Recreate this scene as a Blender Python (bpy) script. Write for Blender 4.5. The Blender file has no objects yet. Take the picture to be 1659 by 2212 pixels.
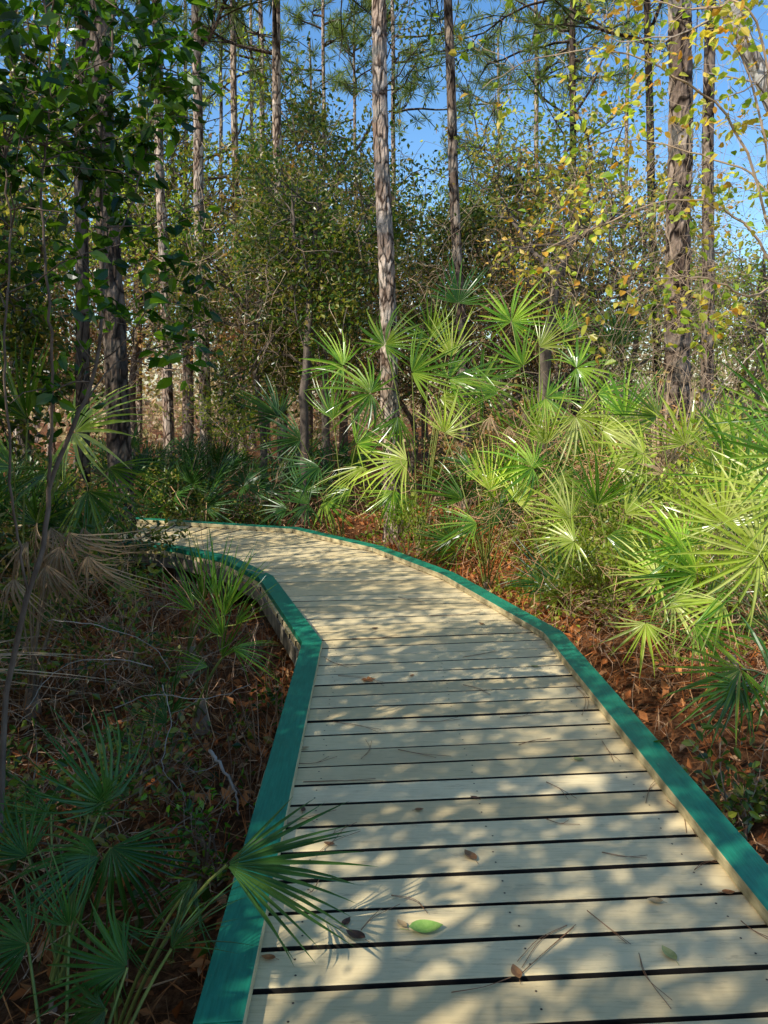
import bpy, math, random
import numpy as np
from mathutils import Vector, Matrix, noise
rs = np.random.default_rng(11)
random.seed(5)
scene = bpy.context.scene
COL = scene.collection
F = 1662.0; PITCH = math.radians(8.8); H = 1.5
cp, sp = math.cos(PITCH), math.sin(PITCH)
FW = np.array([0, cp, -sp]); UP = np.array([0, sp, cp]); RT = np.array([1.0, 0, 0]); CAM = np.array([0, 0, H])
def P(px, py, d):
    return CAM + d*(FW + (px-829.5)/F*RT - (py-1106)/F*UP)
def G(px, py, z=0.0):
    r = FW + (px-829.5)/F*RT - (py-1106)/F*UP
    return CAM + r*((z-H)/r[2])
def sst(a, b, x):
    t = np.clip((x-a)/(b-a), 0, 1); return t*t*(3-2*t)
def gz(x, y):
    x = np.asarray(x, float); y = np.asarray(y, float)
    z = -0.42 + 0.20*sst(1.1, 2.2, x) + 0.04*np.sin(x*1.7+y*0.6) + 0.03*np.sin(y*2.3-x*1.1+1) + 0.015*np.sin(x*5.1+2*y)
    z = z + 0.12*sst(9, 16, y)
    return z
def norm(v):
    v = np.asarray(v, float); return v/(np.linalg.norm(v, axis=-1, keepdims=True)+1e-9)

# ---------------------------------------------------------------- mesh builder
class MB:
    def __init__(s): s.V = []; s.Fc = []; s.n = 0
    def add(s, V, Fa, mat=0):
        V = np.asarray(V, float).reshape(-1, 3); Fa = np.asarray(Fa, int)
        s.V.append(V); s.Fc.append((Fa+s.n, mat)); s.n += len(V)
    def build(s, name, mats, parent=None, smooth=False, link=True):
        me = bpy.data.meshes.new(name)
        V = np.concatenate(s.V); me.vertices.add(len(V)); me.vertices.foreach_set('co', V.ravel())
        loops = np.concatenate([f.ravel() for f, m in s.Fc])
        tot = np.concatenate([np.full(len(f), f.shape[1]) for f, m in s.Fc])
        mi = np.concatenate([np.full(len(f), m) if np.isscalar(m) else np.asarray(m) for f, m in s.Fc])
        st = np.concatenate([[0], np.cumsum(tot)[:-1]])
        me.loops.add(len(loops)); me.loops.foreach_set('vertex_index', loops.astype(np.int32))
        me.polygons.add(len(tot)); me.polygons.foreach_set('loop_start', st.astype(np.int32))
        me.polygons.foreach_set('material_index', mi.astype(np.int32))
        me.polygons.foreach_set('use_smooth', np.full(len(tot), smooth))
        me.update(calc_edges=True); me.validate()
        for m in (mats if isinstance(mats, list) else [mats]): me.materials.append(m)
        if not link: return me
        o = bpy.data.objects.new(name, me); COL.objects.link(o)
        if parent is not None: o.parent = parent
        return o
def inst(name, me, parent=None):
    o = bpy.data.objects.new(name, me); COL.objects.link(o)
    if parent is not None: o.parent = parent
    return o
def tag(o, label, cat, group=None, kind=None):
    if label: o['label'] = label
    if cat: o['category'] = cat
    if group: o['group'] = group
    if kind: o['kind'] = kind
    return o
def thing(name, label, cat, loc=(0, 0, 0), rz=0, group=None):
    o = bpy.data.objects.new(name, None); COL.objects.link(o); o.empty_display_size = .1
    o.location = [float(v) for v in loc]; o.rotation_euler = (0, 0, rz)
    return tag(o, label, cat, group)

def tube(mb, pts, rad, k=6, mat=0, disp=None):
    pts = np.asarray(pts, float); n = len(pts); rad = np.broadcast_to(np.asarray(rad, float), (n,))
    t = norm(np.gradient(pts, axis=0)); m = norm(pts[-1]-pts[0])
    ref = np.array([1.0, 0, 0]) if abs(m[2]) > .75 else np.array([0, 0, 1.0])
    u = norm(np.cross(t, ref)); v = np.cross(t, u)
    a = np.linspace(0, 2*math.pi, k, endpoint=False)
    rr = rad[:, None]*np.ones((1, k))
    if disp is not None: rr = rr*disp
    V = pts[:, None, :] + rr[..., None]*(u[:, None, :]*np.cos(a)[None, :, None] + v[:, None, :]*np.sin(a)[None, :, None])
    i = np.arange(n-1)[:, None]*k; j = np.arange(k)[None, :]; j2 = (j+1) % k
    Fa = np.stack([i+j, i+j2, i+k+j2, i+k+j], -1).reshape(-1, 4)
    mb.add(V.reshape(-1, 3), Fa, mat)
def smooth_path(ctrl, n):
    ctrl = np.asarray(ctrl, float); m = len(ctrl)
    if m == 2:
        t = np.linspace(0, 1, n)[:, None]; return ctrl[0]*(1-t)+ctrl[1]*t
    out = []
    pad = np.vstack([2*ctrl[0]-ctrl[1], ctrl, 2*ctrl[-1]-ctrl[-2]])
    for q in np.linspace(0, m-1-1e-6, n):
        i = int(q); t = q-i; p0, p1, p2, p3 = pad[i:i+4]
        out.append(.5*((2*p1)+(-p0+p2)*t+(2*p0-5*p1+4*p2-p3)*t*t+(-p0+3*p1-3*p2+p3)*t**3))
    return np.array(out)
def wander(start, d, L, n, wob=.25, up=0.0):
    pts = [np.asarray(start, float)]; d = norm(d); s = L/(n-1)
    for i in range(n-1):
        d = norm(d + rs.normal(0, wob, 3) + np.array([0, 0, up])); pts.append(pts[-1]+d*s)
    return np.array(pts)
def leaves(mb, C, L, W, mat=0, upb=.4, droop=.0):
    C = np.asarray(C); N = len(C)
    a = rs.normal(0, 1, (N, 3)); a[:, 2] -= droop; a = norm(a)
    nn = rs.normal(0, 1, (N, 3)); nn[:, 2] += upb; b = norm(np.cross(a, nn)); n2 = np.cross(b, a)
    s = rs.uniform(.6, 1.3, N)[:, None]; l = L*s; w = W*s
    V = np.stack([C, C+a*l*.5+b*w+n2*w*.4, C+a*l, C+a*l*.5-b*w+n2*w*.4], 1)
    i = np.arange(N)[:, None]*4
    T = np.concatenate([i+np.array([[0, 1, 2]]), i+np.array([[0, 2, 3]])])
    mb.add(V.reshape(-1, 3), T, mat)
def leaves6(mb, C, L, W, mat=0, upb=.6, droop=.2):
    C = np.asarray(C); N = len(C)
    a = rs.normal(0, 1, (N, 3)); a[:, 2] = a[:, 2]*.6-droop; a = norm(a)
    nn = rs.normal(0, .7, (N, 3)); nn[:, 2] += upb; b = norm(np.cross(a, nn)); n2 = np.cross(b, a)
    s = rs.uniform(.6, 1.25, N)[:, None]; l = L*s; w = W*s
    dn = np.array([0, 0, -1.0])*l*.12
    V = np.stack([C, C+a*l*.28+b*w*.85+n2*w*.35, C+a*l*.65+b*w*.8+n2*w*.3+dn*.4, C+a*l+dn, C+a*l*.65-b*w*.8+n2*w*.3+dn*.4, C+a*l*.28-b*w*.85+n2*w*.35, C+a*l*.45], 1)
    i = np.arange(N)[:, None]*7
    T = np.concatenate([i+np.array([q]) for q in ([0, 1, 6], [1, 2, 6], [2, 3, 6], [3, 4, 6], [4, 5, 6], [5, 0, 6])])
    mb.add(V.reshape(-1, 3), T, mat)
def grow(mb, tips, start, d, L, r, lev, nch=4, wob=.25, up=.03, spread=.9, k=5):
    n = 6 if lev > 0 else 4
    pts = wander(start, d, L, n, wob, up)
    tube(mb, pts, np.linspace(r, r*.45, n), k if lev > 0 else 3)
    if lev == 0:
        tips.extend(list(pts[1:])); return
    tips.append(pts[-1])
    for _ in range(nch):
        q = random.uniform(.3, 1)*(n-1.01); i = int(q); p = pts[i]+(pts[i+1]-pts[i])*(q-i)
        dd = norm(pts[i+1]-pts[i]) + norm(rs.normal(0, 1, 3))*spread
        grow(mb, tips, p, dd, L*random.uniform(.45, .75), r*.5, lev-1, nch, wob, up, spread, 4)

# ---------------------------------------------------------------- materials
def newmat(name):
    m = bpy.data.materials.new(name); m.use_nodes = True; nt = m.node_tree; nt.nodes.clear()
    out = nt.nodes.new('ShaderNodeOutputMaterial'); return m, nt, out
def ramp(nt, fac, stops, interp='LINEAR'):
    r = nt.nodes.new('ShaderNodeValToRGB'); e = r.color_ramp.elements; r.color_ramp.interpolation = interp
    while len(e) < len(stops): e.new(.5)
    for i, (p, c) in enumerate(stops): e[i].position = p; e[i].color = (*c, 1)
    nt.links.new(fac, r.inputs[0]); return r.outputs[0]
def nz(nt, vec, scale, detail=4, rough=.6, sc=None):
    n = nt.nodes.new('ShaderNodeTexNoise'); n.inputs['Scale'].default_value = scale; n.inputs['Detail'].default_value = detail; n.inputs['Roughness'].default_value = rough
    if sc is not None:
        mp = nt.nodes.new('ShaderNodeMapping'); mp.inputs['Scale'].default_value = sc; nt.links.new(vec, mp.inputs[0]); vec = mp.outputs[0]
    nt.links.new(vec, n.inputs['Vector']); return n.outputs['Fac']
def mixc(nt, fac, a, b, mode='MIX'):
    m = nt.nodes.new('ShaderNodeMix'); m.data_type = 'RGBA'; m.blend_type = mode
    for s, v in ((m.inputs[0], fac), (m.inputs[6], a), (m.inputs[7], b)):
        if hasattr(v, 'links') or hasattr(v, 'is_linked'): nt.links.new(v, s)
        elif isinstance(v, (int, float)): s.default_value = v
        else: s.default_value = (*v, 1)
    return m.outputs[2]
def bsdf(nt, col, rough=.6, spec=.5):
    b = nt.nodes.new('ShaderNodeBsdfPrincipled')
    if isinstance(col, tuple): b.inputs['Base Color'].default_value = (*col, 1)
    else: nt.links.new(col, b.inputs['Base Color'])
    b.inputs['Roughness'].default_value = rough; b.inputs['Specular IOR Level'].default_value = spec; return b
def bump(nt, b, h, s=.5, dist=.01):
    n = nt.nodes.new('ShaderNodeBump'); n.inputs['Strength'].default_value = s; n.inputs['Distance'].default_value = dist
    nt.links.new(h, n.inputs['Height']); nt.links.new(n.outputs[0], b.inputs['Normal'])
def leafmat(name, cols, rough=.45, trans=.35, spec=.5, tint=(1.6, 1.7, .7), objr=.35):
    m, nt, out = newmat(name)
    g = nt.nodes.new('ShaderNodeNewGeometry'); oi = nt.nodes.new('ShaderNodeObjectInfo')
    st = [(i/max(1, len(cols)-1), c) for i, c in enumerate(cols)]
    c = ramp(nt, g.outputs['Random Per Island'], st)
    v = nz(nt, g.outputs['Position'], 1.3, 3)
    v2 = ramp(nt, v, [(.3, (.62, .62, .62)), (.7, (1.3, 1.25, 1.12))])
    c = mixc(nt, 1.0, c, v2, 'MULTIPLY')
    mr = nt.nodes.new('ShaderNodeMapRange'); mr.inputs[3].default_value = 1-objr; mr.inputs[4].default_value = 1+objr
    nt.links.new(oi.outputs['Random'], mr.inputs[0])
    hs = nt.nodes.new('ShaderNodeHueSaturation'); nt.links.new(mr.outputs[0], hs.inputs['Value']); nt.links.new(c, hs.inputs['Color']); c = hs.outputs[0]
    b = bsdf(nt, c, rough, spec)
    tr = nt.nodes.new('ShaderNodeBsdfTranslucent'); nt.links.new(mixc(nt, 1.0, c, tint, 'MULTIPLY'), tr.inputs[0])
    mx = nt.nodes.new('ShaderNodeMixShader'); mx.inputs[0].default_value = trans
    nt.links.new(b.outputs[0], mx.inputs[1]); nt.links.new(tr.outputs[0], mx.inputs[2]); nt.links.new(mx.outputs[0], out.inputs[0])
    return m
def barkmat(name, plate, light, crev, scale=14, zs=.32, dist=.012, lich=.5):
    m, nt, out = newmat(name)
    tc = nt.nodes.new('ShaderNodeTexCoord'); oi = nt.nodes.new('ShaderNodeObjectInfo')
    ad = nt.nodes.new('ShaderNodeVectorMath'); ad.operation = 'ADD'; nt.links.new(tc.outputs['Object'], ad.inputs[0])
    nt.links.new(oi.outputs['Random'], ad.inputs[1]); v = ad.outputs[0]
    mp = nt.nodes.new('ShaderNodeMapping'); mp.inputs['Scale'].default_value = (1, 1, zs); nt.links.new(v, mp.inputs[0])
    nn = nt.nodes.new('ShaderNodeTexNoise'); nn.inputs['Scale'].default_value = 9; nt.links.new(mp.outputs[0], nn.inputs['Vector'])
    wv = mixc(nt, .12, mp.outputs[0], nn.outputs['Color'])
    vo = nt.nodes.new('ShaderNodeTexVoronoi'); vo.feature = 'DISTANCE_TO_EDGE'; vo.inputs['Scale'].default_value = scale; nt.links.new(wv, vo.inputs['Vector'])
    vc = nt.nodes.new('ShaderNodeTexVoronoi'); vc.inputs['Scale'].default_value = scale; nt.links.new(wv, vc.inputs['Vector'])
    sx = nt.nodes.new('ShaderNodeSeparateColor'); nt.links.new(vc.outputs['Color'], sx.inputs[0])
    pc = ramp(nt, sx.outputs[0], [(0, plate), (.55, tuple(.5*(a+b) for a, b in zip(plate, light))), (1, light)])
    fl = nz(nt, v, 45, 5, .7, (1, 1, .35)); pc = mixc(nt, 1.0, pc, ramp(nt, fl, [(.3, (.5, .45, .42)), (.7, (1.3, 1.3, 1.3))]), 'MULTIPLY')
    ed = ramp(nt, vo.outputs['Distance'], [(.02, (0, 0, 0)), (.16, (1, 1, 1))])
    c = mixc(nt, ed, crev, pc)
    li = ramp(nt, nz(nt, v, 3.5, 4), [(.5, (0, 0, 0)), (.64, (lich, lich, lich))]); c = mixc(nt, li, c, (.52, .5, .44))
    b = bsdf(nt, c, .9, .15); bump(nt, b, mixc(nt, .3, ed, fl), 1, dist); nt.links.new(b.outputs[0], out.inputs[0]); return m
def plain(name, c1, c2, scale=8, rough=.8, sc=None, bs=.4, rnd=0.0, spec=.3):
    m, nt, out = newmat(name); tc = nt.nodes.new('ShaderNodeTexCoord')
    f = nz(nt, tc.outputs['Object'], scale, 6, .65, sc); c = ramp(nt, f, [(.3, c1), (.7, c2)])
    if rnd:
        g = nt.nodes.new('ShaderNodeNewGeometry')
        c = mixc(nt, 1.0, c, ramp(nt, g.outputs['Random Per Island'], [(0, (1-rnd,)*3), (1, (1+rnd,)*3)]), 'MULTIPLY')
    b = bsdf(nt, c, rough, spec); bump(nt, b, f, bs, .004); nt.links.new(b.outputs[0], out.inputs[0]); return m

M_oak = leafmat('oak_leaf', [(.028, .07, .012), (.06, .135, .022), (.13, .21, .03), (.3, .32, .05), (.36, .25, .08)], .32, .42, .6)
M_oakb = leafmat('brown_oak_leaf', [(.1, .17, .03), (.28, .24, .06), (.5, .32, .14), (.62, .4, .21), (.38, .21, .1), (.56, .3, .12)], .5, .4, tint=(1.3, 1.15, .8))
M_bright = leafmat('bright_leaf', [(.2, .33, .03), (.34, .5, .045), (.52, .6, .09), (.62, .62, .17)], .34, .48, .6, tint=(1.4, 1.4, .6))
M_sap = leafmat('sapling_leaf', [(.018, .065, .008), (.045, .13, .013), (.1, .24, .02), (.26, .44, .035)], .26, .48, .6)
M_aut = leafmat('autumn_leaf', [(.24, .4, .04), (.38, .52, .05), (.58, .64, .08), (.74, .68, .14), (.78, .58, .1), (.7, .3, .04)], .4, .5, tint=(1.25, 1.25, .6))
M_gold = leafmat('golden_leaf', [(.14, .25, .03), (.3, .38, .05), (.54, .5, .1), (.7, .52, .13), (.58, .3, .09)], .4, .48, tint=(1.35, 1.2, .65))
M_need = leafmat('pine_needles', [(.09, .14, .025), (.15, .21, .04), (.24, .3, .07)], .4, .3)
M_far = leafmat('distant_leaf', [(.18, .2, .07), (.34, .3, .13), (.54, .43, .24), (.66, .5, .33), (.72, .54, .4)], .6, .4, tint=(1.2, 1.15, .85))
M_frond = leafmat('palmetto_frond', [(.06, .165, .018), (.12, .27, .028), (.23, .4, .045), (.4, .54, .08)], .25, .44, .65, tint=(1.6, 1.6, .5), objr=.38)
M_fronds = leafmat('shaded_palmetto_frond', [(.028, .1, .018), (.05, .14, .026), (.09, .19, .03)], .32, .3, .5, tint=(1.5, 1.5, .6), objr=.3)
M_frondy = leafmat('sunlit_yellow_palmetto_frond', [(.36, .5, .05), (.54, .66, .1), (.76, .8, .28)], .26, .45, .65, tint=(1.15, 1.2, .7), objr=.22)  # yellow-green fans, leaf colour brightened to carry sun highlights
M_dead = leafmat('dead_frond', [(.38, .27, .17), (.56, .41, .27), (.28, .19, .12)], .7, .28, .2, tint=(1.2, 1, .8))
M_stalk = plain('frond_stalk', (.16, .22, .04), (.32, .34, .09), 6, .5)
M_straw = leafmat('leaf_litter', [(.24, .07, .02), (.55, .18, .05), (.7, .29, .1), (.35, .12, .035), (.75, .46, .24)], .75, .1, .2, tint=(1.2, 1, .8))
M_redt = plain('red_brush', (.34, .16, .08), (.68, .43, .25), 5, .85, rnd=.5)
M_twig = plain('dry_twig', (.2, .12, .07), (.46, .33, .22), 5, .85, rnd=.4)
M_vine = plain('brown_vine', (.26, .17, .1), (.54, .4, .27), 5, .85, rnd=.45)
M_pale = plain('bleached_twig', (.24, .18, .13), (.48, .39, .31), 5, .8, rnd=.3)
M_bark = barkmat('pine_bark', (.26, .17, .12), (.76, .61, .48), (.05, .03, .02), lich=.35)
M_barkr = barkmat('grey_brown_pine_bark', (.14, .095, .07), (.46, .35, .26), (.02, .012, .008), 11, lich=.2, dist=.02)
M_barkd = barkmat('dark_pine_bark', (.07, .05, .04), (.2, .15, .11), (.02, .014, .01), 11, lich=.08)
M_oakbark = plain('oak_bark', (.05, .037, .028), (.22, .17, .13), 18, .9, (1, 1, .3), .8)
M_sapbark = plain('sapling_bark', (.1, .065, .045), (.24, .17, .12), 20, .8, (1, 1, .4), .5)

def deckmat():
    m, nt, out = newmat('beige_painted_boards'); g = nt.nodes.new('ShaderNodeNewGeometry'); p = g.outputs['Position']
    c = ramp(nt, g.outputs['Random Per Island'], [(0, (.66, .5, .255)), (.5, (.76, .59, .31)), (1, (.84, .67, .38))])
    gr = nz(nt, p, 6, 6, .7, (1.2, 22, 5)); c = mixc(nt, 1.0, c, ramp(nt, gr, [(.28, (.8, .76, .7)), (.5, (1, 1, 1)), (.75, (1.04, 1.03, 1.02))]), 'MULTIPLY')
    st = nz(nt, p, 2.6, 6, .7); c = mixc(nt, ramp(nt, st, [(.48, (0, 0, 0)), (.75, (.45, .45, .45))]), c, (.42, .3, .16))
    sc = nz(nt, p, 11, 5, .8, (.5, 3, 1)); c = mixc(nt, ramp(nt, sc, [(.58, (0, 0, 0)), (.68, (.5, .5, .5))]), c, (.29, .21, .12))
    b = bsdf(nt, c, .65, .25); bump(nt, b, mixc(nt, .5, gr, sc), .35, .004); nt.links.new(b.outputs[0], out.inputs[0]); return m
M_deck = deckmat()
M_deckside = plain('shaded_bare_board_edge', (.015, .011, .008), (.04, .03, .02), 9, .9)  # unpainted edges, blackened in colour so the gaps between boards look shaded
def greenmat():
    m, nt, out = newmat('green_painted_wood'); g = nt.nodes.new('ShaderNodeNewGeometry'); p = g.outputs['Position']
    gr = nz(nt, p, 9, 6, .7, (14, 1, 5)); c = ramp(nt, gr, [(.3, (.008, .17, .095)), (.7, (.02, .28, .16))])
    bl = nz(nt, p, 3, 5, .7); c = mixc(nt, 1.0, c, ramp(nt, bl, [(.3, (.72, .76, .76)), (.7, (1.15, 1.15, 1.15))]), 'MULTIPLY')
    ch = nz(nt, p, 38, 5, .8, (1, .5, 1)); c = mixc(nt, ramp(nt, ch, [(.66, (0, 0, 0)), (.71, (.8, .8, .8))]), c, (.2, .24, .18))
    b = bsdf(nt, c, .45, .4); bump(nt, b, gr, .3, .004); nt.links.new(b.outputs[0], out.inputs[0]); return m
M_green = greenmat()
M_cream = plain('cream_painted_edge', (.3, .24, .12), (.7, .58, .33), 9, .7, (1, 1, 4), .4)
M_fascia = plain('weathered_fascia', (.02, .018, .014), (.42, .35, .25), 5, .8, (3, 3, .8), .5)
M_joist = plain('dark_joist', (.05, .04, .03), (.12, .1, .07), 9, .9)

# ---------------------------------------------------------------- ground
def axis_pts(lo, hi, step, far):
    a = np.arange(lo, hi, step); e = hi+np.cumsum(np.geomspace(step, 30, 26)); b = lo-np.cumsum(np.geomspace(step, 30, 26))[::-1]
    return np.concatenate([b, a, e])
gx = axis_pts(-8, 8, .12, 0); gy = axis_pts(-2, 16, .12, 0)
X, Y = np.meshgrid(gx, gy); Z = gz(X, Y) + rs.normal(0, .008, X.shape)*(np.abs(X) < 9)
nx, ny = len(gx), len(gy)
i = (np.arange(ny-1)[:, None]*nx+np.arange(nx-1)[None, :]).ravel()
mb = MB(); mb.add(np.stack([X, Y, Z], -1).reshape(-1, 3), np.stack([i, i+1, i+nx+1, i+nx], -1))
def groundmat():
    m, nt, out = newmat('forest_floor'); g = nt.nodes.new('ShaderNodeNewGeometry'); p = g.outputs['Position']
    a = nz(nt, p, 26, 8, .8); c = ramp(nt, a, [(.25, (.03, .014, .008)), (.45, (.17, .065, .025)), (.6, (.4, .17, .07)), (.75, (.52, .32, .18))])
    b2 = nz(nt, p, 1.2, 4); c = mixc(nt, ramp(nt, b2, [(.45, (0, 0, 0)), (.65, (.5, .5, .5))]), c, (.08, .05, .024))
    b = bsdf(nt, c, .95, .1); bump(nt, b, a, 1, .05); nt.links.new(b.outputs[0], out.inputs[0]); return m
go = mb.build('ground', groundmat(), smooth=True); go['kind'] = 'structure'
tag(go, 'forest floor of reddish leaf litter and pine straw around the boardwalk', 'ground')

# ---------------------------------------------------------------- boardwalk
Lp = np.array([(-.35, -1.2), (-.425, 4.39), (-.946, 6.02), (-1.41, 6.76), (-1.93, 7.2), (-2.5, 7.5), (-7.5, 9.0)])
Rp = np.array([(1.28, -1.2), (1.04, 4.57), (.526, 6.12), (-.06, 7.22), (-.96, 8.25), (-2.6, 8.82), (-7.9, 10.4)])
bw = thing('boardwalk', 'winding boardwalk of beige planks edged with green painted curbs', 'boardwalk', (0, 0, 0))
def boxq(mb, q, z0, z1, mats=(0,)*6):
    q = np.asarray(q, float)
    V = np.array([(x, y, z0) for x, y in q]+[(x, y, z1) for x, y in q])
    fs = [[3, 2, 1, 0], [4, 5, 6, 7], [0, 1, 5, 4], [1, 2, 6, 5], [2, 3, 7, 6], [3, 0, 4, 7]]
    n0 = mb.n; mb.V.append(V); mb.n += 8
    for f, m in zip(fs, mats): mb.Fc.append((np.array([f])+n0, m))
mb = MB(); nailpos = []
for s in range(len(Lp)-1):
    l0, l1, r0, r1 = Lp[s], Lp[s+1], Rp[s], Rp[s+1]
    n = max(1, round(.5*(np.linalg.norm(l1-l0)+np.linalg.norm(r1-r0))/.151))
    for k in range(n):
        j = [random.uniform(-.018, .018) for _ in range(4)]
        g = .009/.151
        a0, a1 = (k+g+j[0])/n, (k+1-g+j[1])/n; b0, b1 = (k+g+j[2])/n, (k+1-g+j[3])/n
        A0, A1, B0, B1 = l0+(l1-l0)*a0, l0+(l1-l0)*a1, r0+(r1-r0)*b0, r0+(r1-r0)*b1
        d = norm(B0-A0); e = .07+random.uniform(-.008, .008); e2 = .07+random.uniform(-.008, .008)
        dz = random.uniform(-.0035, .0015)
        nn = 9; tt = np.linspace(0, 1, nn); bow = rs.normal(0, .0011, nn); bow2 = rs.normal(0, .0011, nn)
        near = np.array([(A0-d*e)*(1-t)+(B0+d*e2)*t for t in tt]); farr = np.array([(A1-d*e)*(1-t)+(B1+d*e2)*t for t in tt])
        nd = norm(farr-near); near = near+nd*bow[:, None]; farr = farr+nd*bow2[:, None]
        c = .003
        ring = []
        for q in range(nn):
            u = nd[q]
            a, b = near[q], farr[q]
            ring.append([(a[0], a[1], -.036), (a[0], a[1], dz-c), (*(a+u*c), dz), (*(b-u*c), dz), (b[0], b[1], dz-c), (b[0], b[1], -.036)])
        V = np.array(ring).reshape(-1, 3); i6 = np.arange(nn-1)[:, None]*6; j6 = np.arange(6)[None, :]
        Fa = np.stack([i6+j6, i6+6+j6, i6+6+(j6+1) % 6, i6+(j6+1) % 6], -1).reshape(-1, 4)
        mi = np.tile([1, 0, 0, 0, 1, 1], nn-1)
        n0 = mb.n; mb.add(V, Fa, mi); e6 = 6*(nn-1)
        mb.Fc.append((np.array([[0, 1, 2, 3, 4, 5]])+n0, 0)); mb.Fc.append((np.array([[5, 4, 3, 2, 1, 0]])+n0+e6, 0))
        for t in (.1, .5, .9):
            for w in (.28, .72):
                a = A0*(1-t)+B0*t; b = A1*(1-t)+B1*t; nailpos.append((*(a*(1-w)+b*w), dz))
deck = mb.build('deck_planks', [M_deck, M_deckside], bw)
mb = MB()
for x, y, z in nailpos:
    x += random.uniform(-.01, .01); a = np.linspace(0, 2*math.pi, 6, endpoint=False); r = .0035
    mb.add(np.stack([x+r*np.cos(a), y+r*np.sin(a), np.full(6, z+.0009)], -1), [[0, 1, 2, 3, 4, 5]])
no = mb.build('screw_heads', plain('rusty_screw', (.03, .02, .015), (.1, .06, .04), 20, .6), bw); no['kind'] = 'stuff'
def offs(poly, d):
    out = []
    for k in range(len(poly)):
        if k == 0: t = norm(poly[1]-poly[0]); nrm = np.array([-t[1], t[0]]); out.append(poly[k]+nrm*d)
        elif k == len(poly)-1: t = norm(poly[k]-poly[k-1]); nrm = np.array([-t[1], t[0]]); out.append(poly[k]+nrm*d)
        else:
            t0 = norm(poly[k]-poly[k-1]); t1 = norm(poly[k+1]-poly[k]); n0 = np.array([-t0[1], t0[0]]); n1 = np.array([-t1[1], t1[0]]); b = norm(n0+n1)
            out.append(poly[k]+b*d/max(.4, b@n0))
    return np.array(out)
for side, poly in ((1, Lp), (-1, Rp)):
    o1 = offs(poly, side*.06); i1 = offs(poly, -side*.058); f0 = offs(poly, side*.078); f1 = offs(poly, side*.04)
    for s in range(len(poly)-1):
        L = np.linalg.norm(poly[s+1]-poly[s]); nb = max(1, round(L/2.8))
        for k in range(nb):
            ta, tb = k/nb+.0015/L*1, (k+1)/nb-.0015/L
            q = [i1[s]+(i1[s+1]-i1[s])*ta, i1[s]+(i1[s+1]-i1[s])*tb, o1[s]+(o1[s+1]-o1[s])*tb, o1[s]+(o1[s+1]-o1[s])*ta]
            m = MB(); mats = [1, 0, 1, 0, 0, 0]
            if side < 0: q = [q[0], q[3], q[2], q[1]]; mats = [1, 0, 0, 0, 0, 1]
            boxq(m, q, .003, .046, mats); o = m.build('curb_rail', [M_green, M_cream], bw)
            bv = o.modifiers.new('bevel', 'BEVEL'); bv.width = .003; bv.segments = 2
            q = [f1[s]+(f1[s+1]-f1[s])*ta, f1[s]+(f1[s+1]-f1[s])*tb, f0[s]+(f0[s+1]-f0[s])*tb, f0[s]+(f0[s+1]-f0[s])*ta]
            if side < 0: q = q[::-1]
            m = MB(); boxq(m, q, -.15, -.039); m.build('side_beam', M_fascia, bw)
    for s in range(len(poly)-1):
        L = np.linalg.norm(poly[s+1]-poly[s])
        for k in range(max(1, int(L/1.5))):
            c = poly[s]+(poly[s+1]-poly[s])*(k+.02)/max(1, int(L/1.5))
            g0 = float(gz(c[0], c[1]))-.15
            m = MB(); w = .045; boxq(m, [(c[0]-w, c[1]-w), (c[0]+w, c[1]-w), (c[0]+w, c[1]+w), (c[0]-w, c[1]+w)], g0, -.045); m.build('post', M_joist, bw)
m = MB(); mid = .5*(Lp+Rp)
for s in range(len(mid)-1):
    t = norm(mid[s+1]-mid[s]); nn2 = np.array([-t[1], t[0]])*.02
    boxq(m, [mid[s]-nn2, mid[s]+nn2, mid[s+1]+nn2, mid[s+1]-nn2][::-1], -.18, -.038)
m.build('joist', M_joist, bw)

def on_walk(x, y, pad=.15):
    for s in range(len(Lp)-1):
        poly = [Lp[s], Lp[s+1], Rp[s+1], Rp[s]]; c = sum(poly)/4
        poly = [p+norm(p-c)*pad for p in poly]; ins = True; sg = 0
        for a in range(4):
            p, q = poly[a], poly[(a+1) % 4]; cr = (q[0]-p[0])*(y-p[1])-(q[1]-p[1])*(x-p[0])
            if sg == 0: sg = 1 if cr > 0 else -1
            elif cr*sg < 0: ins = False; break
        if ins: return True
    return False

# ---------------------------------------------------------------- leaf litter
mb = MB(); N = 34000
x = rs.uniform(-5, 6, N); y = 1.2+rs.power(1.3, N)*11
C = np.stack([x, y, gz(x, y)+rs.uniform(.0, .05, N)], -1)
C = C[[not on_walk(a, b, -.02) for a, b in zip(x, y)]]
leaves(mb, C, .07, .018, 0, 2.5)
N = 36000; x = rs.uniform(-4, 5, N); y = 1.2+rs.power(1.2, N)*9
C = np.stack([x, y, gz(x, y)+rs.uniform(.03, .08, N)], -1); C = C[[not on_walk(a, b, -.02) for a, b in zip(x, y)]]
leaves(mb, C, .17, .0028, 0, 1.5)
tag(mb.build('leaf_litter', M_straw), 'reddish brown fallen leaves and pine straw covering the forest floor', 'leaf litter', kind='stuff')
mb = MB(); N = 30000
x = rs.uniform(.7, 6.5, N); y = rs.uniform(4.6, 10.5, N); den = .5+.5*np.sin(x*2.3+y*1.1)*np.sin(y*1.9-x)
edge = np.interp(y, [4.6, 6.1, 7.2, 8.3, 10.5], [1.7, 1.0, .6, .1, .1])
keep = (x > edge+.15+rs.uniform(0, .4, N)) & (rs.random(N) < den)
x, y = x[keep], y[keep]; hh = .1+.35*np.abs(np.sin(x*1.7+1)*np.sin(y*1.3)); z = gz(x, y)+rs.random(len(x))**.7*hh
leaves(mb, np.stack([x, y, z], -1), .055, .016, 0, .5)
tag(mb.build('ground_cover', M_bright), 'bright green low creepers spread over the right bank', 'ground cover', kind='stuff')
mb = MB(); N = 5000
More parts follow.
